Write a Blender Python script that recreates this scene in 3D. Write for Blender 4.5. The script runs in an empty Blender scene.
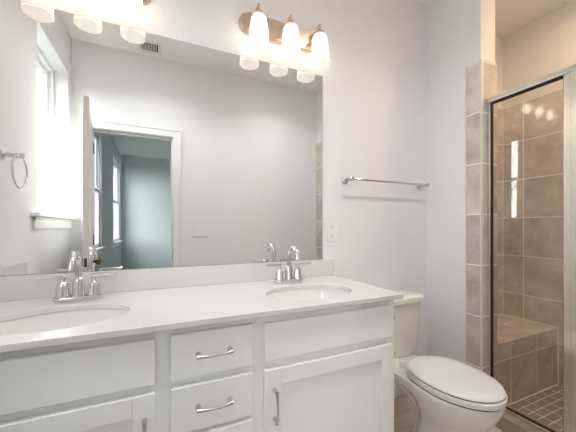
import bpy, bmesh, math, random
from mathutils import Vector, Matrix
PI = math.pi
S = bpy.context.scene
C = S.collection
random.seed(7)

# ------------------------------------------------------------------ camera
cam = bpy.data.objects.new('camera', bpy.data.cameras.new('camera'))
C.objects.link(cam)
cam.location = (0, -1.4964, 1.1569)
cam.rotation_euler = (PI / 2, 0, -math.radians(24.2815))
cam.data.sensor_width = 36
cam.data.lens = 288.155 / 576 * 36
cam.data.shift_y = 11.69 / 576
cam.data.clip_start = 0.01
S.camera = cam

# ------------------------------------------------------------------ world, exposure
S.view_settings.view_transform = 'Standard'
S.view_settings.look = 'None'
S.view_settings.gamma = 1
S.view_settings.use_curve_mapping = False
S.view_settings.exposure = 2.66
S.cycles.max_bounces = 16
S.cycles.diffuse_bounces = 8
S.cycles.glossy_bounces = 8
S.cycles.transparent_max_bounces = 24
S.cycles.sample_clamp_indirect = 10
w = bpy.data.worlds.new('sky'); S.world = w; w.use_nodes = True
bg = w.node_tree.nodes['Background']
bg.inputs[0].default_value = (0.97, 0.985, 1.0, 1)
bg.inputs[1].default_value = 2.0
BULB = 2.6
FILL = 0.84  # power of the unseen fill lights added on the bathroom ceiling
FILL_SHOWER = 1.25  # power of the unseen fill light added over the shower
SHADE_GLOW = 0.045

# ------------------------------------------------------------------ key sizes (metres, from the photograph)
XL, YB, ZC = -0.6775, -1.5348, 2.7786
X1, X2, X3 = 1.79, 1.933, 2.693
YS = -0.38
TW = 0.12
YBED, XBEDL, XBEDR, YFAR = YB - TW, -0.75, 3.2, -5.95
XOUT = -0.93
ZCT = 0.87
TILETOP = 2.175

# ------------------------------------------------------------------ materials
def mat(name, col, rough=0.5, metal=0.0, spec=0.5, coat=0.0):
    m = bpy.data.materials.new(name); m.use_nodes = True
    b = m.node_tree.nodes['Principled BSDF']
    b.inputs['Base Color'].default_value = (*col, 1)
    b.inputs['Roughness'].default_value = rough
    b.inputs['Metallic'].default_value = metal
    b.inputs['Specular IOR Level'].default_value = spec
    b.inputs['Coat Weight'].default_value = coat
    return m

def noisy(m, scale, amount, bump=0.0, detail=4):
    """mottle the base colour a little and add a fine bump"""
    nt = m.node_tree; n = nt.nodes; l = nt.links
    b = n['Principled BSDF']; col = tuple(b.inputs['Base Color'].default_value)[:3]
    tc = n.new('ShaderNodeTexCoord'); t = n.new('ShaderNodeTexNoise')
    t.inputs['Scale'].default_value = scale; t.inputs['Detail'].default_value = detail
    l.new(tc.outputs['Object'], t.inputs['Vector'])
    r = n.new('ShaderNodeValToRGB')
    r.color_ramp.elements[0].position = 0.3; r.color_ramp.elements[1].position = 0.7
    r.color_ramp.elements[0].color = (*[c * (1 - amount) for c in col], 1)
    r.color_ramp.elements[1].color = (*[min(1, c * (1 + amount)) for c in col], 1)
    l.new(t.outputs['Fac'], r.inputs['Fac']); l.new(r.outputs['Color'], b.inputs['Base Color'])
    if bump:
        bp = n.new('ShaderNodeBump'); bp.inputs['Strength'].default_value = bump
        bp.inputs['Distance'].default_value = 0.002
        l.new(t.outputs['Fac'], bp.inputs['Height']); l.new(bp.outputs['Normal'], b.inputs['Normal'])
    return m

def tile_mat(name, pitch, off, c0, c1, grout, gw=0.004, rough=0.35, stretch=(1, 1, 1), nscale=6):
    """tiles with grout on any axis-aligned face; a grout line needs the face not to face that axis"""
    m = mat(name, c0, rough); nt = m.node_tree; n = nt.nodes; l = nt.links
    b = n['Principled BSDF']
    def M(op, a, c=None, d=None):
        k = n.new('ShaderNodeMath'); k.operation = op
        for i, v in enumerate((a, c, d)):
            if v is None: continue
            if isinstance(v, (int, float)): k.inputs[i].default_value = v
            else: l.new(v, k.inputs[i])
        return k.outputs[0]
    tc = n.new('ShaderNodeTexCoord'); ge = n.new('ShaderNodeNewGeometry')
    sp = n.new('ShaderNodeSeparateXYZ'); sn = n.new('ShaderNodeSeparateXYZ')
    l.new(tc.outputs['Object'], sp.inputs[0]); l.new(ge.outputs['Normal'], sn.inputs[0])
    mask = None; ids = []
    for i in range(3):
        q = M('DIVIDE', M('SUBTRACT', sp.outputs[i], off[i]), pitch[i])
        ids.append(M('FLOOR', q))
        fr = M('FRACT', q)
        d = M('MULTIPLY', M('MINIMUM', fr, M('SUBTRACT', 1.0, fr)), pitch[i])
        g = M('MULTIPLY', M('LESS_THAN', d, gw / 2), M('LESS_THAN', M('ABSOLUTE', sn.outputs[i]), 0.7))
        mask = g if mask is None else M('MAXIMUM', mask, g)
    cb = n.new('ShaderNodeCombineXYZ')
    for i in range(3): l.new(ids[i], cb.inputs[i])
    wn = n.new('ShaderNodeTexWhiteNoise'); l.new(cb.outputs[0], wn.inputs['Vector'])
    mp = n.new('ShaderNodeMapping'); mp.inputs['Scale'].default_value = stretch
    add = n.new('ShaderNodeVectorMath'); add.operation = 'ADD'
    l.new(tc.outputs['Object'], add.inputs[0]); l.new(wn.outputs['Color'], add.inputs[1])
    l.new(add.outputs[0], mp.inputs['Vector'])
    no = n.new('ShaderNodeTexNoise'); no.inputs['Scale'].default_value = nscale; no.inputs['Detail'].default_value = 8
    no.inputs['Roughness'].default_value = 0.65
    l.new(mp.outputs[0], no.inputs['Vector'])
    f = M('ADD', M('MULTIPLY', no.outputs['Fac'], 1.0), M('MULTIPLY', M('SUBTRACT', wn.outputs['Value'], 0.5), 0.14))
    r = n.new('ShaderNodeValToRGB'); l.new(f, r.inputs['Fac'])
    r.color_ramp.elements[0].position = 0.3; r.color_ramp.elements[1].position = 0.75
    r.color_ramp.elements[0].color = (*c0, 1); r.color_ramp.elements[1].color = (*c1, 1)
    mx = n.new('ShaderNodeMix'); mx.data_type = 'RGBA'
    l.new(mask, mx.inputs['Factor']); l.new(r.outputs['Color'], mx.inputs['A']); mx.inputs['B'].default_value = (*grout, 1)
    l.new(mx.outputs['Result'], b.inputs['Base Color'])
    l.new(M('ADD', M('MULTIPLY', mask, 0.4), rough), b.inputs['Roughness'])
    bp = n.new('ShaderNodeBump'); bp.inputs['Strength'].default_value = 0.5; bp.inputs['Distance'].default_value = 0.001
    l.new(M('SUBTRACT', 1.0, mask), bp.inputs['Height']); l.new(bp.outputs['Normal'], b.inputs['Normal'])
    return m

def glass_mat(name, tint=(1, 1, 1), ior=1.5):
    m = bpy.data.materials.new(name); m.use_nodes = True
    nt = m.node_tree; n = nt.nodes; l = nt.links; n.clear()
    o = n.new('ShaderNodeOutputMaterial'); mx = n.new('ShaderNodeMixShader')
    fr = n.new('ShaderNodeFresnel'); ge = n.new('ShaderNodeNewGeometry')
    # thin pane: the same air-to-glass reflectance at both faces
    ma = n.new('ShaderNodeMapRange'); ma.inputs['To Min'].default_value = ior; ma.inputs['To Max'].default_value = 1 / ior
    l.new(ge.outputs['Backfacing'], ma.inputs['Value']); l.new(ma.outputs['Result'], fr.inputs['IOR'])
    t = n.new('ShaderNodeBsdfTransparent'); t.inputs[0].default_value = (*tint, 1)
    g = n.new('ShaderNodeBsdfGlossy'); g.inputs['Roughness'].default_value = 0.0
    l.new(fr.outputs[0], mx.inputs[0]); l.new(t.outputs[0], mx.inputs[1]); l.new(g.outputs[0], mx.inputs[2])
    l.new(mx.outputs[0], o.inputs[0]); return m

def emit_mat(name, col, s):
    m = bpy.data.materials.new(name); m.use_nodes = True
    nt = m.node_tree; n = nt.nodes; l = nt.links; n.clear()
    o = n.new('ShaderNodeOutputMaterial'); e = n.new('ShaderNodeEmission')
    e.inputs[0].default_value = (*col, 1); e.inputs[1].default_value = s
    l.new(e.outputs[0], o.inputs[0]); return m

def frosted_mat():
    m = bpy.data.materials.new('frosted_glass'); m.use_nodes = True
    nt = m.node_tree; n = nt.nodes; l = nt.links; n.clear()
    o = n.new('ShaderNodeOutputMaterial')
    t = n.new('ShaderNodeBsdfTransparent'); t.inputs[0].default_value = (1, .97, .93, 1)
    tr = n.new('ShaderNodeBsdfTranslucent'); tr.inputs[0].default_value = (.50, .48, .46, 1)
    e = n.new('ShaderNodeEmission'); e.inputs[0].default_value = (1, .94, .88, 1); e.inputs[1].default_value = SHADE_GLOW
    a = n.new('ShaderNodeMixShader'); a.inputs[0].default_value = 0.42
    l.new(t.outputs[0], a.inputs[1]); l.new(tr.outputs[0], a.inputs[2])
    b = n.new('ShaderNodeAddShader'); l.new(a.outputs[0], b.inputs[0]); l.new(e.outputs[0], b.inputs[1])
    l.new(b.outputs[0], o.inputs[0]); return m

WALL = noisy(mat('wall_paint', (0.815, 0.81, 0.808), 0.7, spec=0.3), 90, 0.012, 0.08)
CEIL = noisy(mat('ceiling_paint', (0.87, 0.865, 0.86), 0.85, spec=0.2), 120, 0.012, 0.1)
BEDCOOL = noisy(mat('bedroom_cool_light_tint', (0.65, 0.705, 0.72), 0.75, spec=0.2), 90, 0.012, 0.05)  # wall colour with the cool daylight cast put into it
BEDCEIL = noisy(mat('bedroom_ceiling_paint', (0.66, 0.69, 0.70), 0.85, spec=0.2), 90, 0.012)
CARPET = noisy(mat('carpet', (0.33, 0.31, 0.29), 0.95, spec=0.1), 300, 0.2, 0.5)
TRIM = mat('trim_paint', (0.82, 0.83, 0.83), 0.35)
DOORP = mat('door_paint', (0.80, 0.78, 0.75), 0.4)
CAB = mat('cabinet_paint', (0.89, 0.90, 0.915), 0.38)
QUARTZ = noisy(mat('quartz', (0.70, 0.69, 0.675), 0.12), 350, 0.10, 0, 2)
PORC = mat('porcelain', (0.80, 0.785, 0.76), 0.08, coat=0.3)
SEATP = mat('seat_plastic', (0.80, 0.785, 0.755), 0.16)
CHROME = mat('chrome', (0.68, 0.68, 0.685), 0.07, 1)
WARM_NICKEL = mat('nickel_warm_reflection', (0.66, 0.52, 0.40), 0.33, 1)  # brushed nickel, tanned to carry the warm reflected light in its colour
SATIN = mat('satin_nickel', (0.62, 0.60, 0.57), 0.24, 1)
FRAMEM = noisy(mat('shower_frame_metal', (0.78, 0.74, 0.68), 0.25, 1), 60, 0.04)
BRONZE = mat('bronze', (0.16, 0.11, 0.07), 0.25, 1)
BLACK = mat('black_rubber', (0.012, 0.012, 0.012), 0.6)
PLATE = mat('plate_plastic', (0.84, 0.84, 0.83), 0.3)
VENTM = mat('vent_metal', (0.78, 0.78, 0.76), 0.45)
DARK = mat('dark_gap', (0.03, 0.03, 0.03), 0.9)
SILVER = mat('mirror_silver', (0.90, 0.905, 0.90), 0.0, 1)
EDGE = mat('mirror_edge', (0.25, 0.24, 0.21), 0.3, 0.6)
GLASS = glass_mat('shower_glass', (0.97, 0.96, 0.94), 1.6)
WGLASS = glass_mat('window_glass', (0.97, 0.985, 0.98))
FROST = frosted_mat()
BULBM = emit_mat('lamp_bulb', (1.0, 0.89, 0.77), BULB)
TILE = tile_mat('shower_tile', (0.305, 0.305, 0.311), (2.103, -0.159, -0.006), (0.42, 0.37, 0.325), (0.80, 0.73, 0.67), (0.98, 0.95, 0.90), 0.006, 0.3)
MOSAIC = tile_mat('mosaic_tile', (0.104, 0.052, 5), (1.93, YS, -1), (0.22, 0.20, 0.18), (0.36, 0.33, 0.30), (0.92, 0.85, 0.76), 0.005, 0.45, nscale=15)
FLOORT = tile_mat('floor_tile', (0.92, 0.153, 5), (0.35, -0.02, -1), (0.56, 0.50, 0.44), (0.80, 0.73, 0.66), (0.85, 0.79, 0.72), 0.003, 0.35, (1.5, 14, 1), 4)
BULLNOSE = noisy(mat('bullnose_tile', (0.50, 0.45, 0.40), 0.3), 14, 0.12)
GRASS = noisy(mat('lawn_grass', (0.06, 0.07, 0.045), 0.9), 3, 0.3)
LEAF = noisy(mat('leaf', (0.05, 0.062, 0.048), 0.6), 1.5, 0.45)
BARK = noisy(mat('bark', (0.04, 0.034, 0.03), 0.9), 12, 0.3)

# ------------------------------------------------------------------ mesh helpers
class MB:
    def __init__(s): s.v = []; s.f = []
    def box(s, x0, x1, y0, y1, z0, z1):
        k = len(s.v)
        s.v += [(x, y, z) for z in (z0, z1) for y in (y0, y1) for x in (x0, x1)]
        for q in ((0, 2, 3, 1), (4, 5, 7, 6), (0, 1, 5, 4), (1, 3, 7, 5), (3, 2, 6, 7), (2, 0, 4, 6)):
            s.f.append(tuple(k + i for i in q))
        return s
    def loft(s, rings, cap0=True, cap1=True):
        k = len(s.v); n = len(rings[0])
        for r in rings: s.v += [tuple(p) for p in r]
        for j in range(len(rings) - 1):
            for i in range(n):
                a = k + j * n + i; b = k + j * n + (i + 1) % n
                s.f.append((a, b, b + n, a + n))
        if cap0: s.f.append(tuple(k + i for i in reversed(range(n))))
        if cap1: s.f.append(tuple(k + (len(rings) - 1) * n + i for i in range(n)))
        return s
    def lathe(s, prof, o=(0, 0, 0), axis='z', n=32, cap0=True, cap1=True):
        rings = []
        for r, h in prof:
            ring = []
            for i in range(n):
                a = 2 * PI * i / n; c, d = r * math.cos(a), r * math.sin(a)
                if axis == 'z': p = (c, d, h)
                elif axis == 'y': p = (d, h, c)
                else: p = (h, c, d)
                ring.append((o[0] + p[0], o[1] + p[1], o[2] + p[2]))
            rings.append(ring)
        return s.loft(rings, cap0, cap1)
    def tube(s, path, r, n=14, closed=False):
        P = [Vector(p) for p in path]; m = len(P)
        R = r if isinstance(r, (list, tuple)) else [r] * m
        rings = []; up = None
        for i in range(m):
            if closed: t = (P[(i + 1) % m] - P[i - 1]).normalized()
            else: t = (P[min(i + 1, m - 1)] - P[max(i - 1, 0)]).normalized()
            if up is None:
                up = Vector((0, 0, 1)) if abs(t.z) < 0.9 else Vector((1, 0, 0))
            up = (up - t * up.dot(t)).normalized(); q = t.cross(up)
            rings.append([tuple(P[i] + R[i] * (up * math.cos(2 * PI * j / n) + q * math.sin(2 * PI * j / n))) for j in range(n)])
        if closed:
            k = len(s.v)
            for g in rings: s.v += g
            for a in range(m):
                for j in range(n):
                    b = (a + 1) % m
                    s.f.append((k + a * n + j, k + a * n + (j + 1) % n, k + b * n + (j + 1) % n, k + b * n + j))
            return s
        return s.loft(rings)
    def prism(s, pts, ax, a, b):
        """pts 2-D outline; extruded along axis ax from a to b"""
        def P(p, h):
            if ax == 'z': return (p[0], p[1], h)
            if ax == 'y': return (p[0], h, p[1])
            return (h, p[0], p[1])
        return s.loft([[P(p, a) for p in pts], [P(p, b) for p in pts]])

def obj(name, mb, m, parent=None, bevel=0.0, smooth=None, seg=3):
    root = parent
    while root is not None and root.parent is not None: root = root.parent
    o0 = root.location if root is not None else Vector((0, 0, 0))
    me = bpy.data.meshes.new(name)
    me.from_pydata([(v[0] - o0[0], v[1] - o0[1], v[2] - o0[2]) for v in mb.v], [], mb.f)
    bm = bmesh.new(); bm.from_mesh(me); bmesh.ops.recalc_face_normals(bm, faces=bm.faces)
    bm.to_mesh(me); bm.free(); me.update()
    me.materials.append(m)
    ob = bpy.data.objects.new(name, me); C.objects.link(ob)
    if parent is not None: ob.parent = parent
    if bevel:
        bv = ob.modifiers.new('bevel', 'BEVEL'); bv.width = bevel; bv.segments = seg
        bv.limit_method = 'ANGLE'; bv.angle_limit = math.radians(35)
    if smooth is None: smooth = True
    if smooth:
        me.polygons.foreach_set('use_smooth', [True] * len(me.polygons))
        me.set_sharp_from_angle(angle=math.radians(38))
    return ob

def thing(name, label, cat, loc=(0, 0, 0), group=None):
    o = bpy.data.objects.new(name, None); C.objects.link(o); o.location = loc
    o.empty_display_size = 0.05
    return tag(o, label, cat, group)
def tag(o, label, cat, group=None, kind=None):
    o['label'] = label; o['category'] = cat
    if group: o['group'] = group
    if kind: o['kind'] = kind
    return o
def struct(name, mb, m, label, cat, bevel=0.0):
    o = obj(name, mb, m, None, bevel); o['kind'] = 'structure'; o['label'] = label; o['category'] = cat
    return o
def dup(root, loc, label=None):
    r = root.copy(); C.objects.link(r); r.location = loc
    if label: r['label'] = label
    for ch in list(root.children):
        c = ch.copy(); C.objects.link(c); c.parent = r
        for g in list(ch.children):
            d = g.copy(); C.objects.link(d); d.parent = c
    return r

def holed(mb, ax, a, b, u0, u1, z0, z1, holes):
    """wall slab along axis, thickness a..b, spans u0..u1 x z0..z1, rectangular holes (u0,u1,z0,z1)"""
    def bx(p0, p1, q0, q1):
        if p1 - p0 < 1e-5 or q1 - q0 < 1e-5: return
        if ax == 'x': mb.box(a, b, p0, p1, q0, q1)
        else: mb.box(p0, p1, a, b, q0, q1)
    cur = u0
    for h in sorted(holes):
        bx(cur, h[0], z0, z1); bx(h[0], h[1], z0, h[2]); bx(h[0], h[1], h[3], z1); cur = h[1]
    bx(cur, u1, z0, z1)
    return mb

# ------------------------------------------------------------------ room shell
WIN1 = (-1.449, -0.755, 1.225, 2.44)          # y0,y1,z0,z1 in the left wall
BW = [(-3.45, -2.40, 0.86, 2.50), (-5.72, -4.67, 0.86, 2.50)]
DX0, DX1, DZ = -0.531, 0.130, 2.030

struct('wall_back', MB().box(XOUT, X3 + TW, 0, TW, 0, ZC), WALL, 'warm white wall behind the mirror and toilet', 'wall')
struct('wall_left', holed(MB(), 'x', XOUT, XL, YB, 0, 0, ZC, [WIN1]), WALL, 'warm white wall with the towel ring and window, seen in the mirror', 'wall')
struct('wall_front', holed(MB(), 'y', YBED + 0.002, YB, XOUT, X3 + TW, 0, ZC, [(DX0 - 0.02, DX1 + 0.02, 0, DZ + 0.02)]), WALL, 'white wall with the open doorway, reflected in the mirror', 'wall')
struct('wall_right', MB().box(X3, X3 + TW, YB, 0, 0, ZC), WALL, 'painted wall above the tile inside the shower', 'wall')
struct('wall_stub', MB().box(X1, X2, YS, 0, 0, ZC), WALL, 'short white partition between the toilet and the shower', 'wall')
struct('wall_shower_end', MB().box(1.735, X2, YB, -1.25, 0, ZC), WALL, 'short partition at the near end of the shower', 'wall')
struct('floor', MB().box(XOUT, X3 + TW, YBED, TW, -0.10, 0), FLOORT, 'grey-brown plank tile bathroom floor', 'floor')
struct('ceiling', MB().box(XOUT, X3 + TW, YBED, TW, ZC, ZC + 0.1), CEIL, 'flat white bathroom ceiling', 'ceiling')
# bedroom beyond the doorway
struct('wall_bedroom_left', holed(MB(), 'x', XOUT, XBEDL, YFAR, YBED, 0, ZC, BW), BEDCOOL, 'bedroom wall with two tall windows, cool daylight tint in its colour', 'wall')
struct('wall_bedroom_far', MB().box(XOUT, XBEDR + TW, YFAR - TW, YFAR, 0, ZC), BEDCOOL, 'far wall of the next room, cool daylight tint in its colour', 'wall')
struct('wall_bedroom_right', MB().box(XBEDR, XBEDR + TW, YFAR, YBED, 0, ZC), BEDCOOL, 'right wall of the next room', 'wall')
struct('wall_bedroom_near', holed(MB(), 'y', YBED - 0.012, YBED, XBEDL, XBEDR, 0, ZC, [(DX0 - 0.02, DX1 + 0.02, 0, DZ + 0.02)]), BEDCOOL, 'next room side of the doorway wall', 'wall')
struct('floor_bedroom', MB().box(XOUT, XBEDR + TW, YFAR - TW, YBED, -0.10, 0), CARPET, 'grey-brown carpet of the next room', 'floor')
struct('ceiling_bedroom', MB().box(XOUT, XBEDR + TW, YFAR - TW, YBED, ZC, ZC + 0.1), BEDCEIL, 'pale ceiling of the next room', 'ceiling')

def base(name, mb, label): struct(name, mb, TRIM, label, 'baseboard', 0.004)
base('baseboard_back', MB().box(0.97, X1 - 0.012, -0.013, -0.001, 0.001, 0.11), 'white baseboard behind the toilet')
base('baseboard_stub', MB().box(X1 - 0.013, X1 - 0.001, -0.285, -0.002, 0.001, 0.11), 'white baseboard on the short partition')
base('baseboard_front', MB().box(DX1 + 0.09, 1.733, YB + 0.001, YB + 0.013, 0.001, 0.11), 'white baseboard beside the doorway')
base('baseboard_left', MB().box(XL + 0.001, XL + 0.013, YB + 0.02, -0.60, 0.001, 0.11), 'white baseboard under the bathroom window')
base('baseboard_bedroom', MB().box(XBEDL + 0.001, XBEDL + 0.013, YFAR + 0.02, YBED - 0.02, 0.001, 0.11), 'white baseboard in the next room')

# windows: frame + double-hung sashes set back in a drywall recess, with a stool and apron
def window(name, xi, y0, y1, z0, z1, xg, label):
    fw = 0.035
    root = obj(name, MB().box(xg - .03, xg + .03, y0, y0 + fw, z0, z1).box(xg - .03, xg + .03, y1 - fw, y1, z0, z1)
               .box(xg - .03, xg + .03, y0 + fw, y1 - fw, z1 - fw, z1).box(xg - .03, xg + .03, y0 + fw, y1 - fw, z0, z0 + fw), TRIM, None, 0.003)
    root['kind'] = 'structure'; root['label'] = label; root['category'] = 'window'
    zm = (z0 + z1) / 2
    obj('jamb_liner', MB().box(xg + .031, xi, y0, y0 + .006, z0 + .023, z1).box(xg + .031, xi, y1 - .006, y1, z0 + .023, z1).box(xg + .031, xi, y0 + .006, y1 - .006, z1 - .006, z1), TRIM, root, 0.001)
    a, b = y0 + fw, y1 - fw; sw = 0.04
    for nm, xs, lo, hi in (('upper_sash', xg - .014, zm - .02, z1 - fw), ('lower_sash', xg + .014, z0 + fw, zm + .02)):
        xa, xb = xs - .013, xs + .013
        sash = obj(nm, MB().box(xa, xb, a, a + sw, lo, hi).box(xa, xb, b - sw, b, lo, hi)
                   .box(xa, xb, a + sw, b - sw, lo, lo + sw).box(xa, xb, a + sw, b - sw, hi - sw, hi), TRIM, root, 0.002)
        obj('pane', MB().box(xs - .003, xs + .003, a + sw, b - sw, lo + sw, hi - sw), WGLASS, sash, smooth=False)
    obj('sash_lock', MB().box(xg + .028, xg + .045, (a + b) / 2 - .03, (a + b) / 2 + .03, zm + .021, zm + .035), TRIM, root, 0.002)
    obj('stool', MB().box(xg + .031, xi, y0, y1, z0 - .001, z0 + .022).box(xi, xi + .045, max(y0 - .09, YB + .02 if xi == XL else -99), y1 + .095, z0 - .001, z0 + .022), TRIM, root, 0.005)
    obj('apron', MB().box(xi + .001, xi + .015, y0 - .05 if xi != XL else y0 - .03, y1 + .065, z0 - .075, z0 - .002)
        .box(xi + .001, xi + .020, y0 - .05 if xi != XL else y0 - .03, y1 + .065, z0 - .02, z0 - .002), TRIM, root, 0.002)
    return root
window('window_1', XL, *WIN1, -0.80, 'double-hung bathroom window above the white sill, beside the towel ring')
window('window_2', XBEDL, *BW[0], -0.80, 'tall window just past the open door in the next room')
window('window_3', XBEDL, *BW[1], -0.80, 'tall narrow-looking window near the far corner of the next room')

# door casing (both the jamb lining and the casing on the bathroom side)
jm = MB().box(DX0 - .02, DX0, YBED - .012, YB + .001, 0, DZ + .02).box(DX1, DX1 + .02, YBED - .012, YB + .001, 0, DZ + .02).box(DX0, DX1, YBED - .012, YB + .001, DZ, DZ + .02)
jm.box(DX1 - .012, DX1, YB - .075, YB - .045, 0, DZ).box(DX0, DX0 + .012, YB - .075, YB - .045, 0, DZ).box(DX0, DX1, YB - .075, YB - .045, DZ - .012, DZ)
tr = struct('trim_1', jm, TRIM, 'white jamb and casing around the doorway in the mirror', 'trim', 0.002)
cw = 0.080
cs = MB()
for x0, x1 in ((DX0 - cw, DX0 - .006), (DX1 + .006, DX1 + cw)):
    cs.box(x0, x1, YB + .001, YB + .014, 0, DZ + cw)
cs.box(DX0 - .006, DX1 + .006, YB + .001, YB + .014, DZ + .006, DZ + cw)
cs.box(DX0 - cw, DX0 - cw + .018, YB + .014, YB + .020, 0, DZ + cw).box(DX1 + cw - .018, DX1 + cw, YB + .014, YB + .020, 0, DZ + cw).box(DX0 - cw + .018, DX1 + cw - .018, YB + .014, YB + .020, DZ + cw - .018, DZ + cw)
obj('casing', cs, TRIM, tr, 0.002)
obj('strike_plate', MB().box(DX1 - .003, DX1 - .0005, YB - .040, YB - .008, 0.86, 0.925), BRONZE, tr, 0.0005)

# open door, hinged on the left jamb, swung into the bathroom
dlen, dth = 0.70, 0.035
ang = math.radians(98.3)
hin = Vector((DX0 - 0.004, YB + 0.022, 0))
dd = Vector((math.cos(ang), math.sin(ang), 0)); nn = Vector((dd.y, -dd.x, 0))   # nn points into the room (+x)
dd = Vector((0.14, 0.99, 0)).normalized(); nn = Vector((dd.y, -dd.x, 0))
def dbox(mb, a0, a1, n0, n1, z0, z1):
    k = len(mb.v)
    for z in (z0, z1):
        for nv in (n0, n1):
            for av in (a0, a1):
                p = hin + dd * av + nn * nv; mb.v.append((p.x, p.y, z))
    for q in ((0, 2, 3, 1), (4, 5, 7, 6), (0, 1, 5, 4), (1, 3, 7, 5), (3, 2, 6, 7), (2, 0, 4, 6)):
        mb.f.append(tuple(k + i for i in q))
    return mb
db = MB(); dbox(db, 0, dlen, -dth / 2 + .004, dth / 2 - .004, 0.012, 2.035)
for s in (-1, 1):                       # stiles and rails proud of two sunk panels
    n0, n1 = sorted((s * (dth / 2 - .004), s * dth / 2))
    dbox(db, 0, .10, n0, n1, .012, 2.035); dbox(db, dlen - .10, dlen, n0, n1, .012, 2.035)
    for z0, z1 in ((.012, .22), (.95, 1.07), (1.925, 2.035)): dbox(db, .10, dlen - .10, n0, n1, z0, z1)
door = struct('door_1', db, DOORP, 'open white panel door seen edge-on in the mirror', 'door', 0.0015)
for s in (-1, 1):
    kb = MB(); c = hin + dd * (dlen - .06); n = nn * s; t = n.cross(Vector((0, 0, 1)))
    prof = [(.001, .0), (.031, .0), (.031, .006), (.026, .009), (.012, .012), (.010, .028), (.016, .034), (.026, .042), (.028, .052), (.024, .062), (.012, .068), (.001, .069)]
    rings = []
    for r, h in prof:
        rings.append([tuple(c + n * (dth / 2 + h) + t * r * math.cos(2 * PI * i / 28) + Vector((0, 0, .925 + r * math.sin(2 * PI * i / 28)))) for i in range(28)])
    kb.loft(rings)
    kn = obj('door_knob', kb, BRONZE, door); kn['label'] = 'dark bronze round door knob'
lt = MB(); dbox(lt, dlen, dlen + .002, -.011, .011, .895, .955); obj('latch_plate', lt, BRONZE, door)
for z in (.25, 1.05, 1.85):
    p = hin; obj('hinge', MB().lathe([(.006, z - .045), (.006, z + .045)], (p.x + nn.x * .019, p.y + nn.y * .019 - .004, 0), 'z', 12), BRONZE, door)

# ------------------------------------------------------------------ shower tile work
def tiled(name, mb, label, cat='tile', m=TILE): 
    o = struct(name, mb, m, label, cat); return o
tt = 0.008
tiled('wall_tile_right', MB().box(X3 - tt, X3 - .0005, YB + .001, -.0005, 0, TILETOP), 'grey-brown tile on the long shower wall', 'wall tile')
tiled('wall_tile_back', MB().box(X2 + .0005, X3 - tt, -tt, -.0005, 0, TILETOP), 'grey-brown tile on the shower wall above the bench', 'wall tile')
tiled('wall_tile_front', MB().box(X2 + .0005, X3 - tt, YB + .0005, YB + tt, 0, TILETOP), 'grey-brown tile on the near shower wall', 'wall tile')
tiled('wall_tile_stub', MB().box(X2 + .0005, X2 + tt, YS + .001, -tt, 0, TILETOP).box(X1 - tt, X2 + tt, YS - tt, YS - .0005, 0, TILETOP)
      .box(X1 - tt, X1 - .0005, YS, -0.293, 0, TILETOP), 'tile wrapped around the end of the short partition', 'wall tile')
st2 = tiled('wall_tile_shower_end', MB().box(1.735 - tt, 1.735 - .0005, YB + .001, -1.25, 0, TILETOP).box(1.735 - tt, X2 + tt, -1.25, -1.25 + tt, 0, TILETOP)
      .box(X2 + .0005, X2 + tt, YB + tt, -1.25, 0, TILETOP), 'tile on the near partition, a strip at the mirror edge', 'wall tile')
tr2 = struct('trim_2', MB().box(X1 - tt - .003, X1 - tt + .006, YS - tt - .003, YS - tt + .006, 0, TILETOP + .002)
             .box(X1 - tt - .003, X1 - .0005, -.296, -.290, 0, TILETOP + .004).box(X1 - tt - .002, X2 + tt, YS - tt - .002, YS - .0005, TILETOP, TILETOP + .005)
             .box(X1 - tt - .002, X1 - .0005, YS, -.29, TILETOP, TILETOP + .005), mat('tile_edge_trim', (.72, .69, .64), .4), 'pale edge trim on the tiled partition end', 'trim', 0.001)
struct('trim_3', MB().box(1.735 - tt - .004, 1.735 - .0005, YB + .0005, YB + .012, 0, TILETOP), mat('tile_edge_trim_near', (.74, .71, .66), .4), 'pale edge trim on the near shower partition', 'trim', 0.001)
struct('floor_shower', MB().box(X2 + tt, X3 - tt, YB + tt, -0.379, 0.0, 0.004), MOSAIC, 'small brown mosaic tile shower floor', 'floor')
BZ = 0.419
GROUT = mat('corner_grout', (.92, .88, .82), .7)
struct('trim_4', MB().box(X3 - tt - .005, X3 - tt - .0001, -.384, -.3792, .004, BZ).box(X3 - tt - .005, X3 - tt - .0001, -.3792, -tt - .001, BZ, BZ + .004)
       .box(X2 + tt, X3 - tt, -.3845, -.3792, .004, .008).box(X2 + tt, X3 - tt - .005, -tt - .005, -tt - .0001, BZ, BZ + .004)
       .box(X3 - tt - .004, X3 - tt - .0001, -tt - .004, -tt - .0001, BZ + .004, TILETOP), GROUT, 'pale corner grout lines around the shower bench', 'grout')
bench = tag(obj('shower_bench', MB().box(X2 + tt + .001, X3 - tt - .001, -0.379, -tt - .001, 0.001, BZ), TILE, None, 0.004), 'grey-brown tiled bench at the back end of the shower', 'bench')
CZ = 0.085
struct('shower_curb', MB().box(X1 - .004, X2 + .004, -1.242, YS - tt - .001, 0.0, CZ), tile_mat('curb_tile', (5, .305, 5), (0, -.159, -1), (.30, .235, .175), (.44, .36, .28), (.70, .64, .56)), 'tiled curb under the shower enclosure', 'curb', 0.006)

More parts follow.
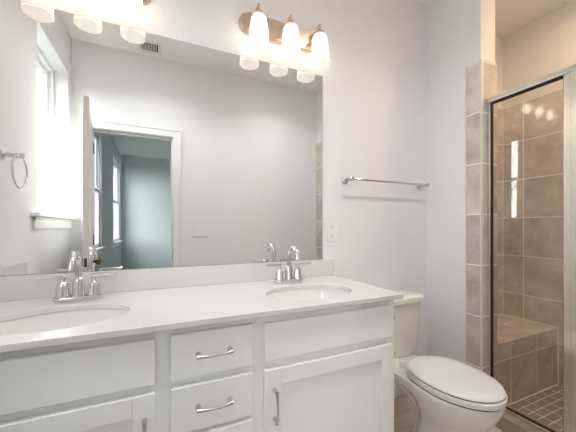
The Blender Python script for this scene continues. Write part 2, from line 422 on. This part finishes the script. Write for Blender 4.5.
# ------------------------------------------------------------------ shower enclosure
XG = 1.854
sh = thing('shower_enclosure', 'metal-framed glass shower enclosure standing on the tiled curb', 'shower enclosure', (XG, -0.82, CZ))
y_end = YS - tt - .001
def rail(name, y0, y1, z0, z1, hw=.016, bev=.003): return obj(name, MB().box(XG - hw, XG + hw, y0, y1, z0, z1), FRAMEM, sh, bev)
ZH = 1.945
obj('header_rail', MB().box(XG - .024, XG + .018, -1.24, y_end, ZH - .030, ZH).box(XG - .028, XG - .024, -1.24, y_end, ZH - .012, ZH), FRAMEM, sh, 0.005)
rail('sill_rail', -1.24, y_end, CZ + .0005, CZ + .022, .019)
rail('wall_channel', y_end - .017, y_end, CZ + .022, ZH - .030)
rail('wall_channel', -1.24, -1.223, CZ + .022, ZH - .030)
PY0, PY1 = -0.754, y_end - .017            # fixed panel
obj('glass_panel', MB().box(XG - .003, XG + .003, PY0 + .003, PY1 - .003, CZ + .024, ZH - .032), GLASS, sh, smooth=False)
gk = MB().box(XG - .007, XG + .007, PY0, PY0 + .006, CZ + .022, ZH - .030).box(XG - .007, XG + .007, PY1 - .006, PY1, CZ + .022, ZH - .030)
gk.box(XG - .007, XG + .007, PY0 + .006, PY1 - .006, CZ + .022, CZ + .026).box(XG - .007, XG + .007, PY0 + .006, PY1 - .006, ZH - .038, ZH - .030)
g = obj('panel_gasket', gk, BLACK, sh); g['label'] = 'black gasket around the glass'
obj('center_post', MB().box(XG - .020, XG + .016, PY0 - .055, PY0, CZ + .022, ZH - .030).box(XG - .024, XG - .020, PY0 - .050, PY0 - .028, CZ + .022, ZH - .030), FRAMEM, sh, 0.003)
dy0, dy1 = -1.222, PY0 - .057
dr = MB()
for a, b in ((dy1 - .032, dy1), (dy0, dy0 + .032)): dr.box(XG - .013, XG + .013, a, b, CZ + .026, ZH - .034)
dr.box(XG - .013, XG + .013, dy0 + .032, dy1 - .032, CZ + .026, CZ + .056).box(XG - .013, XG + .013, dy0 + .032, dy1 - .032, ZH - .064, ZH - .034)
sd = obj('shower_door', dr, FRAMEM, sh, 0.003)
obj('door_glass', MB().box(XG - .003, XG + .003, dy0 + .030, dy1 - .030, CZ + .054, ZH - .062), GLASS, sd, smooth=False)

# ------------------------------------------------------------------ mirror
mr = thing('wall_mirror', 'large frameless wall mirror above the double vanity', 'mirror', (0.12, -0.001, 0.9675))
obj('mirror_glass', MB().box(XL + .012, 0.8990, -0.0075, -0.0065, 0.9690, 2.0635), SILVER, mr, smooth=False)
obj('mirror_backing', MB().box(XL + .0105, 0.9004, -0.0065, -0.001, 0.9678, 2.0650), EDGE, mr)

# ------------------------------------------------------------------ vanity cabinet
vx0, vx1 = XL + .001, 0.955
FR, FD = -0.525, -0.545
van = thing('vanity_cabinet', 'pale grey painted double-sink vanity cabinet under the mirror', 'vanity cabinet', (0.14, -0.28, 0))
cb = MB().box(vx0, vx1, -0.505, -0.001, .10, .12).box(vx0, vx1, -0.43, -0.415, 0.001, .10)
for x0 in (vx0, .010, .318, vx1 - .018): cb.box(x0, x0 + .018, -.505, -.012, .12, .848)
cb.box(vx0, vx1, -.012, -.001, .12, .848).box(vx0, vx0 + .018, -.415, -.001, .001, .10).box(vx1 - .018, vx1, -.415, -.001, .001, .10)
obj('cabinet_box', cb, CAB, van)
ff = MB()
col = [(-.615, -.008), (.035, .298), (.341, .925)]
for x0, x1 in ((vx0, -.600), (-.020, .047), (.286, .353), (.912, vx1)): ff.box(x0, x1, FR, -.505, .10, .848)
for x0, x1 in ((-.600, -.020), (.353, .912)):
    ff.box(x0, x1, FR, -.505, .808, .848).box(x0, x1, FR, -.505, .645, .698).box(x0, x1, FR, -.505, .10, .13)
for z0, z1 in ((.808, .848), (.645, .698), (.487, .527), (.32, .36), (.10, .13)): ff.box(.047, .286, FR, -.505, z0, z1)
obj('face_frame', ff, CAB, van, 0.001)
def slab(name, x0, x1, z0, z1): return obj(name, MB().box(x0, x1, FD, FR - .001, z0, z1), CAB, van, 0.0025)
slab('false_drawer_front', col[0][0], col[0][1], .686, .822)
slab('false_drawer_front', col[2][0], col[2][1], .686, .820)
def pull(cx, cz, vertical, parent):
    mb = MB(); L = .053
    pts, rad = [], []
    for i in range(17):
        t = -1 + i / 8; a = t * L * 1.04
        off = -.022 - .010 * (1 - t * t)
        pts.append((cx, FD + off, cz + a) if vertical else (cx + a, FD + off, cz)); rad.append(.0042 + .0028 * t * t)
    mb.tube(pts, rad, 12)
    for s in (-1, 1):
        q = (cx, FD, cz + s * L * .96) if vertical else (cx + s * L * .96, FD, cz)
        mb.tube([(q[0], FD, q[2]), (q[0], FD - .004, q[2]), (q[0], FD - .010, q[2]), (q[0], FD - .024, q[2])], [.0085, .0078, .0056, .0062], 14)
    return obj('handle', mb, SATIN, parent)
for z0, z1 in ((.684, .826), (.517, .660), (.345, .498), (.118, .325)):
    pull((col[1][0] + col[1][1]) / 2, (z0 + z1) / 2, False, slab('drawer', col[1][0], col[1][1], z0, z1))
def shaker(x0, x1, z0, z1, hx):
    w_ = .060
    mb = MB().box(x0, x0 + w_, FD, FR - .001, z0, z1).box(x1 - w_, x1, FD, FR - .001, z0, z1)
    mb.box(x0 + w_, x1 - w_, FD, FR - .001, z1 - w_, z1).box(x0 + w_, x1 - w_, FD, FR - .001, z0, z0 + w_)
    mb.box(x0 + w_, x1 - w_, FD + .010, FR - .003, z0 + w_, z1 - w_)
    d = obj('door', mb, CAB, van, 0.002, seg=2)
    pull(hx, z1 - .125, True, d); return d
shaker(col[0][0], col[0][1], .118, .660, -.036)
shaker(col[2][0], col[2][1], .118, .655, .377)
for z in (.755, .60): obj('hinge_bumper', MB().box(vx1 - .001, vx1 + .004, -.524, -.517, z - .006, z + .006), BLACK, van)

# ------------------------------------------------------------------ countertop with two oval cut-outs
SX = (-0.294, 0.629); SYC = -0.345; SA, SB = 0.205, 0.147
cx0, cx1, cy0, cy1, cth = XL + .001, 0.970, -0.565, -0.001, 0.020
def egg_pt(cx, a, t, k=1.0): return (cx + a * k * SA * math.cos(t) if False else cx + SA * k * math.cos(t), SYC + SB * k * math.sin(t))
def counter_mesh():
    mb = MB(); N = 64
    xm = (SX[0] + SX[1]) / 2
    for cx, xa, xb in ((SX[0], cx0, xm), (SX[1], xm, cx1)):
        inner, outer = [], []
        for i in range(N):
            t = 2 * PI * i / N; c, s_ = math.cos(t), math.sin(t)
            inner.append((cx + SA * c, SYC + SB * s_))
            # project the direction onto the rectangle
            dx, dy = SA * c, SB * s_
            ks = []
            if dx > 1e-9: ks.append((xb - cx) / dx)
            if dx < -1e-9: ks.append((xa - cx) / dx)
            if dy > 1e-9: ks.append((cy1 - SYC) / dy)
            if dy < -1e-9: ks.append((cy0 - SYC) / dy)
            k = min(ks); outer.append((cx + dx * k, SYC + dy * k))
        # snap nearest outer points to the rectangle corners
        for cxy in ((xa, cy0), (xa, cy1), (xb, cy0), (xb, cy1)):
            j = min(range(N), key=lambda q: (outer[q][0] - cxy[0]) ** 2 + (outer[q][1] - cxy[1]) ** 2); outer[j] = cxy
        k = len(mb.v)
        for z in (ZCT, ZCT - cth):
            mb.v += [(p[0], p[1], z) for p in inner] + [(p[0], p[1], z) for p in outer]
        for i in range(N):
            j = (i + 1) % N
            mb.f.append((k + i, k + N + i, k + N + j, k + j))
            mb.f.append((k + 2 * N + i, k + 2 * N + j, k + 3 * N + j, k + 3 * N + i))
            mb.f.append((k + i, k + j, k + 2 * N + j, k + 2 * N + i))
            a, b = outer[i], outer[j]
            if not (abs(a[0] - xm) < 1e-6 and abs(b[0] - xm) < 1e-6):
                mb.f.append((k + N + i, k + 3 * N + i, k + 3 * N + j, k + N + j))
    return mb
ct = thing('countertop', 'white speckled quartz countertop with backsplash and two oval sink cut-outs', 'countertop', (0.14, -0.28, ZCT - cth))
cto = obj('counter_slab', counter_mesh(), QUARTZ, ct)
bm = bmesh.new(); bm.from_mesh(cto.data); bmesh.ops.remove_doubles(bm, verts=bm.verts, dist=1e-5); bmesh.ops.recalc_face_normals(bm, faces=bm.faces)
bm.to_mesh(cto.data); bm.free(); cto.data.set_sharp_from_angle(angle=math.radians(38))
bv = cto.modifiers.new('bevel', 'BEVEL'); bv.width = .002; bv.segments = 2; bv.limit_method = 'ANGLE'; bv.angle_limit = math.radians(40)
obj('backsplash', MB().box(cx0, 0.970, -.020, -.001, ZCT + .0002, .9672), QUARTZ, ct, 0.0015)
obj('side_splash', MB().box(cx0, cx0 + .019, -.565, -.0205, ZCT + .0002, .9672), QUARTZ, ct, 0.0015)

# sinks
def sink(cx, label):
    t = thing('undermount_sink', label, 'sink', (cx, SYC, ZCT - cth), 'undermount sinks')
    prof = [(1.10, -.0205), (1.02, -.0205), (1.015, -.028), (.995, -.050), (.94, -.085), (.82, -.115), (.60, -.135), (.35, -.145), (.12, -.149)]
    N = 64; rings = []
    for k, z in prof: rings.append([(cx + SA * k * math.cos(2 * PI * i / N), SYC + SB * k * math.sin(2 * PI * i / N), ZCT + z) for i in range(N)])
    out = [(.12, -.158), (.38, -.154), (.64, -.144), (.87, -.123), (.99, -.09), (1.05, -.050), (1.10, -.028)]
    for k, z in out: rings.append([(cx + SA * k * math.cos(2 * PI * i / N), SYC + SB * k * math.sin(2 * PI * i / N), ZCT + z) for i in range(N)])
    mb = MB().loft(rings, False, False)
    n = len(rings)
    for i in range(N): mb.f.append(((n - 1) * N + i, (n - 1) * N + (i + 1) % N, (i + 1) % N, i))
    obj('basin', mb, PORC, t)
    d = obj('drain', MB().lathe([(.001, -.1485), (.020, -.1485), (.0225, -.147), (.024, -.1455), (.029, -.1465), (.029, -.158), (.001, -.158)], (cx, SYC, ZCT), 'z', 28, False, False), CHROME, t)
    d['label'] = 'chrome drain'
    return t
s1 = sink(SX[0], 'left oval white undermount sink, partly outside the frame')
s2 = sink(SX[1], 'right oval white undermount sink, nearer the toilet')

# faucets
def faucet(cx, label):
    y = -.112; z = ZCT + .0005
    t = thing('faucet', label, 'faucet', (cx, y, ZCT), 'centerset faucets')
    pts = []
    for s in (1, -1):
        for i in range(13):
            a = -PI / 2 + PI * i / 12
            pts.append((cx + s * (.054 + .029 * math.cos(a)), y + s * .029 * math.sin(a)))
    obj('base_plate', MB().prism(pts, 'z', z, z + .017), CHROME, t, 0.004)
    obj('spout_body', MB().lathe([(.0235, z + .017), (.0235, z + .022), (.0215, z + .028), (.0200, z + .075), (.0165, z + .086), (.0125, z + .090)], (cx, y, 0)), CHROME, t)
    path = [(cx, y, z + .075), (cx, y, z + .10), (cx, y, z + .135)]
    R = .052
    for i in range(1, 15):
        a = PI * i / 14 * .93
        path.append((cx, y - R + R * math.cos(a), z + .135 + R * math.sin(a)))
    e = path[-1]; path.append((cx, e[1] - .003, e[2] - .016))
    rr = [.0112] * (len(path) - 2) + [.0118, .0125]
    sp = obj('spout', MB().tube(path, rr, 18), CHROME, t)
    for s in (-1, 1):
        hx = cx + s * .051
        h = obj('handle', MB().lathe([(.0255, z + .017), (.0255, z + .022), (.0225, z + .028), (.0205, z + .055), (.017, z + .068), (.0085, z + .076), (.007, z + .088)], (hx, y, 0)), CHROME, t)
        obj('lever', MB().tube([(hx - s * .012, y, z + .091), (hx, y, z + .0915), (hx + s * .04, y - .004, z + .093), (hx + s * .078, y - .008, z + .094)], [.0062, .0068, .0056, .0048], 12), CHROME, h)
    return t
faucet(SX[0] + .007, 'chrome two-handle faucet behind the left sink')
faucet(SX[1], 'chrome two-handle faucet behind the right sink, nearer the outlet')

# ------------------------------------------------------------------ vanity lights
LZ = 2.243
def vanity_light(cx, label):
    t = thing('vanity_light', label, 'light fixture', (cx, 0, LZ), 'three-shade vanity lights')
    pts = []
    hl, hr = .262, .062
    for s in (1, -1):
        for i in range(17):
            a = -PI / 2 + PI * i / 16
            pts.append((cx + s * (hl - hr + hr * math.cos(a)), LZ + s * hr * math.sin(a)))
    rings = []
    for k, y in ((1, -.001), (1, -.012), (.93, -.020), (.90, -.024)):
        rings.append([(cx + (p[0] - cx) * (1 - (1 - k) * .35), y, LZ + (p[1] - LZ) * k) for p in pts])
    bp = obj('back_plate', MB().loft(rings), WARM_NICKEL, t)
    for dx in (-.180, 0, .180):
        x = cx + dx; y = -.093
        path = [(x, -.022, LZ + .020), (x, -.040, LZ + .022)]
        for i in range(9):
            a = PI * i / 8
            path.append((x, -.066 - .027 * math.sin(a - PI / 2) if False else -.066 + .027 * math.cos(a), LZ + .030 + .024 * math.sin(a)))
        path[-1] = (x, y, LZ + .026); path.append((x, y, LZ + .012))
        obj('arm', MB().tube(path, .0055, 12).lathe([(.001, LZ + .058), (.006, LZ + .057), (.008, LZ + .052), (.006, LZ + .046), (.0055, LZ + .03)], (x, y, 0), 'z', 16)
            .lathe([(.017, -.024), (.015, -.030), (.008, -.034)], (x, 0, LZ + .021), 'y', 16), WARM_NICKEL, t)
        obj('socket_cup', MB().lathe([(.006, LZ + .022), (.019, LZ + .016), (.024, LZ + .004), (.026, LZ - .006), (.024, LZ - .006), (.017, LZ - .004), (.016, LZ - .030), (.001, LZ - .030)], (x, y, 0), 'z', 24, True, False), WARM_NICKEL, t)
        zt, zb = LZ - .002, LZ - .166
        sh_ = obj('shade', MB().lathe([(.022, zt), (.034, zt - .004), (.039, zt - .014), (.0465, (zt + zb) / 2 + .02), (.0555, zb), (.0535, zb), (.0445, (zt + zb) / 2 + .02), (.0365, zt - .016), (.030, zt - .008)], (x, y, 0), 'z', 36, False, False), FROST, t)
        sh_['label'] = 'frosted glass shade, lit'
        zc = LZ - .082
        obj('bulb', MB().lathe([(.001, zc - .030), (.014, zc - .027), (.025, zc - .014), (.029, zc), (.026, zc + .014), (.016, zc + .032), (.013, zc + .050), (.001, zc + .051)], (x, y, 0), 'z', 24, False, False), BULBM, sh_)
    return t
vanity_light(0.650, 'brushed nickel light bar with three lit frosted shades, above the right sink')
vanity_light(-0.290, 'brushed nickel light bar with three lit shades, above the left sink at the frame top')

# ------------------------------------------------------------------ toilet
TX = 1.298
toi = thing('toilet', 'white two-piece toilet between the vanity and the shower partition', 'toilet', (TX, -.40, 0))
def toilet_ring(z, yb, wb, ym, wm, yf, n=28):
    pts = []
    # right side back -> front, then left side front -> back
    side = []
    for i in range(n // 2):
        t = i / (n // 2); s_ = t * t * (3 - 2 * t)
        side.append((wb + (wm - wb) * s_, yb + (ym - yb) * t))
    for i in range(n + 1):
        a = PI / 2 * i / n
        side.append((wm * math.cos(a) ** 0.92 if i < n else 0, ym + (yf - ym) * math.sin(a)))
    for x, y in side: pts.append((TX + x, y, z))
    for x, y in reversed(side[:-1]): pts.append((TX - x, y, z))
    return pts
lv = [(0.001, -.36, .080, -.44, .106, -.635), (.02, -.36, .078, -.44, .104, -.632), (.10, -.37, .060, -.44, .092, -.615), (.17, -.39, .055, -.46, .094, -.630), (.22, -.39, .060, -.48, .112, -.665),
      (.27, -.365, .066, -.50, .138, -.705), (.31, -.32, .085, -.52, .158, -.738), (.338, -.22, .105, -.53, .167, -.751), (.356, -.05, .135, -.535, .172, -.760), (.385, -.035, .150, -.54, .177, -.768), (.400, -.035, .150, -.54, .174, -.765)]
def deck(r):      # the deck under the tank sits lower than the rim
    out = []
    for x, y, z in r:
        t = min(1, max(0, (y + .36) / .10)); out.append((x, y, z - (.030 * t * t * (3 - 2 * t) if z > .34 else 0)))
    return out
body = obj('bowl', MB().loft([deck(toilet_ring(z, *r)) for z, *r in lv]), PORC, toi, 0.006)
obj('trapway', MB().tube([(TX, -.10, .352), (TX, -.16, .325), (TX, -.24, .290), (TX, -.32, .26), (TX, -.42, .20)], [.06, .062, .058, .055, .05], 20), PORC, toi)
def egg(k, z, yb, ym, yf, hw, n=64):
    pts = []
    for i in range(n):
        a = 2 * PI * i / n; c, s_ = math.cos(a), math.sin(a)
        p = .80 if s_ > 0 else 1.0
        x = hw * k * (abs(c) ** p) * (1 if c >= 0 else -1)
        y = ym + ((yb - ym) * (abs(s_) ** .80) if s_ > 0 else -(ym - yf) * abs(s_)) * k
        pts.append((TX + x, y, z))
    return pts
E_ = (-.345, -.56, -.777, .172)
obj('seat', MB().loft([egg(.965, .4045, *E_), egg(.995, .4065, *E_), egg(1.005, .415, *E_), egg(.992, .427, *E_), egg(.965, .4300, *E_)]), SEATP, toi)
E2 = (-.340, -.56, -.772, .170)
obj('lid', MB().loft([egg(.955, .4340, *E2), egg(.985, .4355, *E2), egg(.992, .440, *E2), egg(.972, .4465, *E2), egg(.93, .450, *E2), egg(.7, .4535, *E2), egg(.4, .4555, *E2), egg(.08, .456, *E2)]), SEATP, toi)
gap = obj('seat_gap_shade', MB().loft([egg(.965, .3995, *E_), egg(.965, .4046, *E_)]).loft([egg(.955, .4299, *E2), egg(.955, .4341, *E2)]), DARK, toi)  # dark filler standing in for the shade in the seat and lid gaps
for s in (-1, 1):
    obj('hinge_cap', MB().lathe([(.016, .385), (.016, .418), (.012, .424), (.001, .425)], (TX + s * .075, -.315, 0), 'z', 20, True, False), SEATP, toi)
def rrect(x0, x1, y0, y1, z, r, bow=0.0, n=8):
    pts = []
    for cx, cy, a0 in ((x1 - r, y1 - r, 0), (x0 + r, y1 - r, PI / 2), (x0 + r, y0 + r, PI), (x1 - r, y0 + r, 3 * PI / 2)):
        for i in range(n + 1):
            a = a0 + PI / 2 * i / n
            px, py = cx + r * math.cos(a), cy + r * math.sin(a)
            pts.append([px, py, z])
    # subdivide the front side and bow it
    out = []
    xm = (x0 + x1) / 2; hw = (x1 - x0) / 2
    for i, p in enumerate(pts):
        out.append(p)
        if i == 3 * (n + 1) - 1:
            q = pts[i + 1]
            for j in range(1, 12): out.append([p[0] + (q[0] - p[0]) * j / 12, p[1], z])
    for p in out:
        if p[1] < (y0 + y1) / 2: p[1] -= bow * (1 - ((p[0] - xm) / hw) ** 2)
    return [tuple(p) for p in out]
tk = MB().loft([rrect(TX - .175 * 1, TX + .175, -.185, -.030, .3715, .03, .008), rrect(TX - .188, TX + .188, -.198, -.025, .42, .035, .010),
                rrect(TX - .196, TX + .196, -.205, -.022, .60, .035, .012), rrect(TX - .200, TX + .200, -.208, -.020, .700, .035, .012)])
obj('tank', tk, PORC, toi, 0.006)
obj('tank_lid', MB().loft([rrect(TX - .208, TX + .210, -.212, -.016, .7005, .038, .012), rrect(TX - .218, TX + .222, -.222, -.010, .706, .040, .014), rrect(TX - .220, TX + .224, -.224, -.008, .728, .040, .014),
                           rrect(TX - .216, TX + .220, -.220, -.012, .737, .038, .014), rrect(TX - .200, TX + .200, -.208, -.024, .740, .034, .014)]), PORC, toi)
fl = obj('flush_lever', MB().lathe([(.012, -.214), (.012, -.222), (.006, -.226), (.005, -.234)], (TX - .15, 0, .66), 'y', 16).tube([(TX - .155, -.234, .661), (TX - .11, -.240, .655), (TX - .07, -.242, .650)], [.006, .005, .007], 10), CHROME, toi)
fl['label'] = 'chrome flush lever'
for s in (-1, 1):
    obj('bolt_cap', MB().lathe([(.013, .02), (.013, .028), (.009, .036), (.001, .038)], (TX + s * .100, -.31, 0), 'z', 16, True, False), PORC, toi)

# ------------------------------------------------------------------ towel bar and ring
tb = thing('towel_bar', 'polished chrome towel bar on the wall above the toilet', 'towel bar', (1.40, 0, 1.452))
for x in (1.062, 1.702):
    obj('post', MB().lathe([(.024, -.001), (.024, -.008), (.021, -.012), (.011, -.016), (.010, -.050), (.013, -.056), (.013, -.082), (.009, -.086), (.001, -.087)], (x, 0, 1.452), 'y', 28, True, False), CHROME, tb)
obj('bar', MB().tube([(1.052, -.069, 1.452), (1.712, -.069, 1.452)], .0068, 16), CHROME, tb)
trg = thing('towel_ring', 'round chrome towel ring on the left wall, seen in the mirror', 'towel ring', (XL, -.325, 1.505))
obj('post', MB().lathe([(.024, .001), (.024, .008), (.021, .012), (.011, .016), (.010, .048), (.013, .054), (.013, .082), (.009, .086), (.001, .087)], (XL, -.325, 1.505), 'x', 28, True, False), CHROME, trg)
xr = XL + .068
obj('ring', MB().tube([(xr, -.325 + .080 * math.sin(2 * PI * i / 48), 1.505 - .078 + .080 * math.cos(2 * PI * i / 48)) for i in range(48)], .0045, 12, True), CHROME, trg)

# ------------------------------------------------------------------ outlet, switches, vent
ou = thing('wall_outlet', 'white duplex wall outlet beside the mirror edge', 'outlet', (.968, 0, 1.133))
obj('cover_plate', MB().box(.933, 1.003, -.006, -.001, 1.073, 1.193), PLATE, ou, 0.003)
for z in (1.105, 1.161):
    rc = obj('receptacle', MB().prism([(.968 + .017 * max(-.82, min(.82, math.cos(2 * PI * i / 32))) / .82, z + .0185 * max(-.78, min(.78, math.sin(2 * PI * i / 32))) / .78) for i in range(32)], 'y', -.0085, -.006), PLATE, ou)
    obj('slots', MB().box(.9605, .9630, -.0089, -.0085, z + .001, z + .010).box(.973, .9755, -.0089, -.0085, z + .001, z + .009).lathe([(.0028, -.0089), (.0028, -.0085)], (.968, 0, z - .008), 'y', 12), BLACK, rc)
sw = thing('switch_plate', 'white three-switch wall plate beside the doorway, seen in the mirror', 'light switch', (.389, YB, 1.127))
obj('cover_plate', MB().box(.308, .470, YB + .001, YB + .007, 1.068, 1.186), PLATE, sw, 0.003)
for x in (.343, .389, .435):
    obj('toggle', MB().box(x - .006, x + .006, YB + .007, YB + .0085, 1.114, 1.140).box(x - .0045, x + .0045, YB + .0085, YB + .017, 1.127, 1.137), PLATE, sw, 0.001)
    obj('screw', MB().lathe([(.003, YB + .007), (.003, YB + .008)], (x, 0, 1.158), 'y', 10), DARK, sw)
vt = thing('ceiling_vent', 'white slotted ceiling vent above the doorway, seen in the mirror', 'vent', (-.07, -1.375, ZC))
vx, vy = (-.165, .030), (-1.475, -1.285)
obj('vent_frame', MB().box(vx[0], vx[1], vy[0], vy[0] + .03, ZC - .008, ZC - .001).box(vx[0], vx[1], vy[1] - .03, vy[1], ZC - .008, ZC - .001)
    .box(vx[0], vx[0] + .03, vy[0] + .03, vy[1] - .03, ZC - .008, ZC - .001).box(vx[1] - .03, vx[1], vy[0] + .03, vy[1] - .03, ZC - .008, ZC - .001), VENTM, vt, 0.002)
obj('vent_shade_sheet', MB().box(vx[0] + .03, vx[1] - .03, vy[0] + .03, vy[1] - .03, ZC - .002, ZC - .001), DARK, vt)  # flat dark sheet standing in for the shade behind the louvers
lb = MB(); k = vx[0] + .036
while k < vx[1] - .036:
    lb.box(k, k + .005, vy[0] + .03, vy[1] - .03, ZC - .008, ZC - .002); k += .0125
obj('louvers', lb, VENTM, vt)

# unseen ceiling lights added to brighten the bathroom and shower
def fill_light(x, y, strength, col, label, spread=2.2):
    t = thing('added_fill_light', label, 'fill light', (x, y, ZC), 'added fill lights')
    obj('fill_trim_ring', MB().lathe([(.098, ZC - .001), (.098, ZC - .005), (.094, ZC - .009), (.078, ZC - .009), (.074, ZC - .004), (.074, ZC - .001)], (x, y, 0), 'z', 40, False, False), TRIM, t)
    obj('lens', MB().lathe([(.074, ZC - .0045), (.04, ZC - .006), (.001, ZC - .0065)], (x, y, 0), 'z', 40, False, False), emit_mat('fill_lens_glow', col, 4.0), t)  # glowing disc of the added fill light
    ld = bpy.data.lights.new('fill_lamp', 'AREA'); ld.shape = 'DISK'; ld.size = .14; ld.energy = strength; ld.color = col; ld.spread = spread
    lo = bpy.data.objects.new('fill_area', ld); C.objects.link(lo); lo.location = (0, 0, -.012); lo.parent = t
fill_light(0.00, -0.93, FILL, (.92, .965, 1.0), 'unseen fill light added on the ceiling in front of the left sink')
fill_light(1.15, -0.93, FILL, (.92, .965, 1.0), 'unseen fill light added on the ceiling in front of the toilet')
fill_light(2.30, -0.95, FILL_SHOWER, (1.0, .70, .42), 'unseen fill light added on the ceiling over the shower', 3.0)

# ------------------------------------------------------------------ outside
struct('ground', MB().box(-70, 12, -70, 30, -.40, -.30), GRASS, 'lawn outside the windows', 'ground')
def tree_mesh(seed, h, r):
    rnd = random.Random(seed); mb = MB()
    clumps = []
    for _ in range(26):
        a = rnd.uniform(0, 2 * PI); q = math.sqrt(rnd.random()) * r * .85; z = rnd.uniform(.35, 1) * h
        kk = 1 - abs(z / h - .6) * 1.1
        clumps.append((q * kk * math.cos(a), q * kk * math.sin(a), z, rnd.uniform(.25, .5) * r))
    for cx, cy, cz, cr in clumps:
        for _ in range(90):
            d = Vector((rnd.gauss(0, 1), rnd.gauss(0, 1), rnd.gauss(0, 1))).normalized() * cr * rnd.uniform(.55, 1)
            u = Vector((rnd.gauss(0, 1), rnd.gauss(0, 1), rnd.gauss(0, 1))).normalized(); v = u.orthogonal().normalized()
            s_ = rnd.uniform(.10, .2); p = Vector((cx, cy, cz)) + d; k = len(mb.v)
            mb.v += [tuple(p + u * s_), tuple(p + v * s_ * .5), tuple(p - u * s_), tuple(p - v * s_ * .5)]; mb.f.append((k, k + 1, k + 2, k + 3))
    tb_ = MB().tube([(0, 0, 0), (.06, .02, h * .3), (-.05, .05, h * .6), (0, 0, h * .9)], [.22, .17, .11, .03], 10)
    for cx, cy, cz, cr in clumps[:12]: tb_.tube([(0, 0, cz * .6), (cx * .5, cy * .5, cz * .8), (cx, cy, cz)], [.07, .045, .015], 6)
    return mb, tb_
tms = [tree_mesh(3, 6.5, 2.3), tree_mesh(11, 5.2, 2.0), tree_mesh(23, 7.5, 2.6)]
protos = {}
spots = [(-9.0, -24, 0), (-6.6, -17.5, 1), (-12.5, -17, 2), (-17, -12.0, 0), (-20, -6.5, 1), (-19, -2.0, 2), (-16.5, -20, 1)]
where = ['straight beyond the bathroom window', 'closest to the house', 'tall behind the nearest tree', 'beside the tall tree',
         'small, out past the sill', 'tallest at the lawn edge', 'small, at the back of the lawn']
for (x, y, k), wl in zip(spots, where):
    t = thing('tree', 'leafy green tree outside, ' + wl, 'tree', (x, y, -.30), 'trees outside the windows')
    for nm, mb, m in (('foliage', tms[k][0], LEAF), ('trunk', tms[k][1], BARK)):
        if (k, nm) in protos:
            o = protos[(k, nm)].copy(); C.objects.link(o); o.parent = t
        else:
            mw = MB(); mw.v = [(v[0] + x, v[1] + y, v[2] - .30) for v in mb.v]; mw.f = mb.f
            o = obj(nm, mw, m, t); protos[(k, nm)] = o
